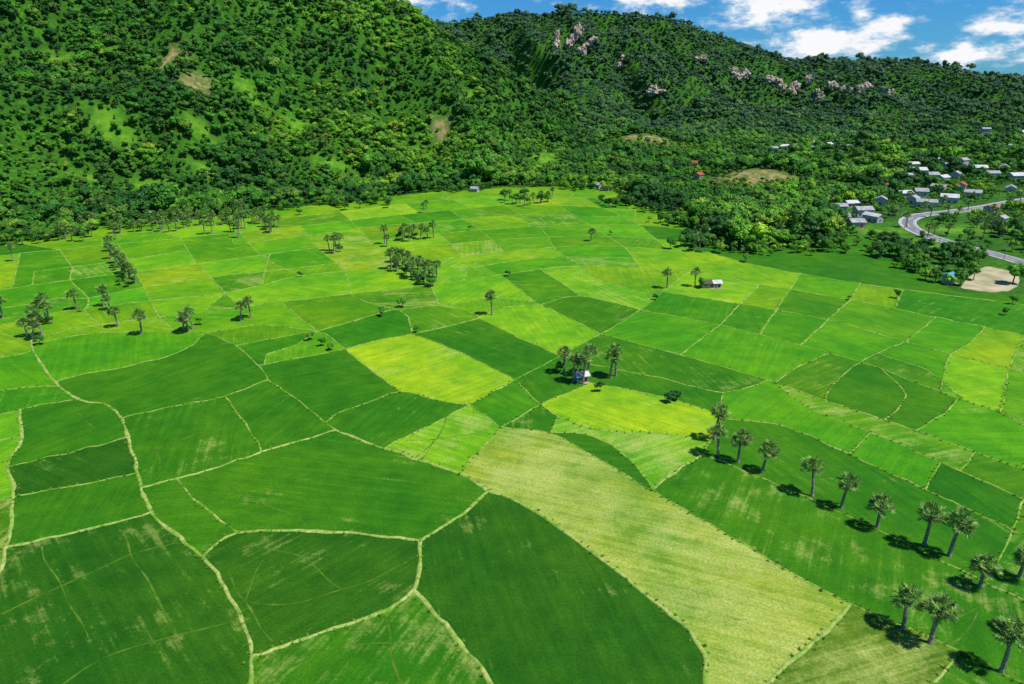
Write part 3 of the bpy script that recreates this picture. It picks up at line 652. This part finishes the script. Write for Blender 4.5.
def house(pos,rot,w,d,h,wc,rc,name="village_house"):
    e=bpy.data.objects.new(name,None); COL.objects.link(e); e.location=pos; e.rotation_euler=(0,0,rot); e.empty_display_size=1
    hw,hd=w/2,d/2; rh=d*0.26; base=-1.0
    v=[(-hw,-hd,base),(hw,-hd,base),(hw,hd,base),(-hw,hd,base),(-hw,-hd,h),(hw,-hd,h),(hw,hd,h),(-hw,hd,h),(-hw,0,h+rh),(hw,0,h+rh)]
    mesh_from("walls",v,[(0,1,5,4),(1,2,6,9,5),(2,3,7,6),(3,0,4,8,7)],[mw[wc]],parent=e)
    o=0.6; z0=h-o*rh/hd; th=0.15
    rv_=[(-hw-o,-hd-o,z0+.05),(hw+o,-hd-o,z0+.05),(hw+o,0,h+rh+.05),(-hw-o,0,h+rh+.05),(hw+o,hd+o,z0+.05),(-hw-o,hd+o,z0+.05)]
    rv_+=[(a,b_,c+th) for a,b_,c in rv_]
    mesh_from("roof",rv_,[(0,3,2,1),(3,5,4,2),(6,7,8,9),(9,8,10,11),(0,1,7,6),(1,2,8,7),(2,4,10,8),(4,5,11,10),(5,3,9,11),(3,0,6,9)],[mro[rc]],parent=e)
    fl=[0] if h<5 else [0,2.7]; wn=[]
    nwin=max(2,int(w/3))
    for z in fl:
        for i in range(nwin):
            x=-hw+w*(i+.5)/nwin
            if z==0 and i==nwin//2: continue
            wn.append((x,-hd-.02,z+1.6,1.2,.1,1.2)); wn.append((x,hd+.02,z+1.6,1.2,.1,1.2))
        wn.append((-hw-.02,0,z+1.6,.1,1.3,1.2)); wn.append((hw+.02,0,z+1.6,.1,1.3,1.2))
    boxes("windows",wn,mwin,e)
    x=-hw+w*(nwin//2+.5)/nwin; boxes("door",[(x,-hd-.03,1.05,1.1,.12,2.1)],mdoor,e)
    boxes("porch_step",[(x,-hd-.75,0.08,2.2,1.2,.16)],mw['c'],e)
for h,q in zip(houses,hpos):
    if q: house(q,h[2]+random.uniform(-.8,.8),h[3]*random.uniform(.65,.95),h[4]*random.uniform(.7,.95),h[5]*random.uniform(.85,1.15),h[6],h[7])
house((*G(581,381),0),0.3,3.2,2.4,2.2,'w','w',"field_hut")
house((*G(707,287),0),0.1,5.5,3.6,2.2,'c','d',"thatched_hut")
house((*G(716,287),0),0.1,3,3,2.2,'w','w',"field_hut")
house((*G(948,283),0),0.7,5,4,3.5,'w','b',"farm_shed")
# ---------------------------------------------------------------- road
masph=simple("asphalt",(0.15,0.16,0.17),(0.24,0.25,0.26),0.4); mconc=simple("concrete_pavement",(0.36,0.36,0.34),(0.52,0.51,0.49),0.5); mpaint=simple("road_paint",(0.7,0.7,0.68),(0.8,0.8,0.78),2)
def strip(name,o0,o1,z,mat,thick=None,dash=None):
    v=[];f=[];n=len(road)
    for i,p in enumerate(road):
        q=(road[min(i+1,n-1)]-road[max(i-1,0)]).normalized(); nr=Vector((-q.y,q.x))
        a=p+nr*o0;b_=p+nr*o1
        if thick: v+=[(a.x,a.y,z-thick),(a.x,a.y,z),(b_.x,b_.y,z),(b_.x,b_.y,z-thick)]
        else: v+=[(a.x,a.y,z),(b_.x,b_.y,z)]
    m=4 if thick else 2
    for i in range(n-1):
        if dash and i%2: continue
        a=i*m
        if thick:
            for k in range(3): f.append((a+k,a+k+1,a+m+k+1,a+m+k))
        else: f.append((a,a+1,a+m+1,a+m))
    return mesh_from(name,v,f,[mat])
strip("road",-3.8,3.8,0.05,masph); strip("pavement",3.8,5.0,0.18,mconc,0.17); strip("pavement",-5.0,-3.8,0.18,mconc,0.17)
strip("road_centre_line",-0.12,0.12,0.06,mpaint,dash=True); strip("road_edge_line",3.3,3.5,0.06,mpaint); strip("road_edge_line",-3.5,-3.3,0.06,mpaint)
msand=simple("bare_sand",(0.30,0.28,0.14),(0.52,0.45,0.28),0.12)
lp=[Vector(p) for p in cr_smooth([(960,288),(967,278),(985,267),(1008,271),(1020,280),(1012,290),(985,292),(960,288)],5)]
lv=[(*G(*(p+Vector((random.uniform(-1,1),random.uniform(-.5,.5))))),0.04) for p in lp[:-1]]; mesh_from("dirt_lot",lv,[list(range(len(lv)))],[msand])
mpole=simple("pole_concrete",(0.35,0.34,0.32),(0.5,0.49,0.46),2)
def pole(p,h=9,name="utility_pole"):
    e=bpy.data.objects.new(name,None); COL.objects.link(e); e.location=(p[0],p[1],p[2] if len(p)>2 else 0)
    v=[];f=[]
    for z,r in ((0,.16),(h,.09)):
        for k in range(8): a=k*math.pi/4; v.append((r*math.cos(a),r*math.sin(a),z))
    for k in range(8): f.append((k,(k+1)%8,8+(k+1)%8,8+k))
    f.append(tuple(range(8,16))); mesh_from("post",v,f,[mpole],parent=e)
    boxes("crossarm",[(0,0.12,h-.6,1.8,.1,.1),(-.8,.12,h-.45,.08,.08,.2),(.8,.12,h-.45,.08,.08,.2)],mpole,e)
for i in range(4,len(road)-2,3):
    q=(road[i+1]-road[i]).normalized(); nr=Vector((-q.y,q.x)); p=road[i]+nr*6.4; pole((p.x,p.y,0))
for (a,b_) in ((820,150),(836,149),(812,152)): pole(hit(a,b_),22,"power_mast")
# ---------------------------------------------------------------- rock outcrops
mrock=simple("granite_cliff",(0.26,0.21,0.15),(0.60,0.51,0.40),0.12,0.9,0.1)
import bmesh
def rocks(px,py,w,h,n,name="rock_outcrop"):
    q=hit(px,py)
    if not q: return
    bm=bmesh.new()
    for i in range(n):
        r=bmesh.ops.create_icosphere(bm,subdivisions=3,radius=1)
        ox=random.uniform(-.6,.6)*w; oy=random.uniform(-.5,.5)*h
        sc=Vector((random.uniform(.3,.55)*w*1.7/n+4,random.uniform(6,10),random.uniform(.3,.6)*h))
        oz=float(hgt(np.array([q[0]+ox]),np.array([q[1]+oy]))[0])-q[2]
        off=Vector((ox,oy,oz))
        for v in r['verts']:
            c=v.co.copy(); d=1+0.6*noise.fractal(c*1.8+Vector((i*7,px,0)),1,2,4); c=Vector((round(c.x*3)/3*.5+c.x*.5,c.y,round(c.z*3)/3*.5+c.z*.5))
            v.co=Vector((c.x*sc.x,c.y*sc.y,c.z*sc.z))*d+off
    me=bpy.data.meshes.new(name); bm.to_mesh(me); bm.free(); me.materials.append(mrock)
    ob=bpy.data.objects.new(name,me); COL.objects.link(ob); ob.location=(q[0],q[1]-2,q[2]+6)
for a in [(568,44,46,30,9),(584,52,36,20,7),(740,78,36,24,7),(655,94,24,12,5),(775,86,30,18,6),(800,88,36,18,7),(830,90,50,20,8),(858,93,40,18,7),(885,95,26,14,5),(700,62,18,12,5),(625,62,24,12,5)]: rocks(*a)
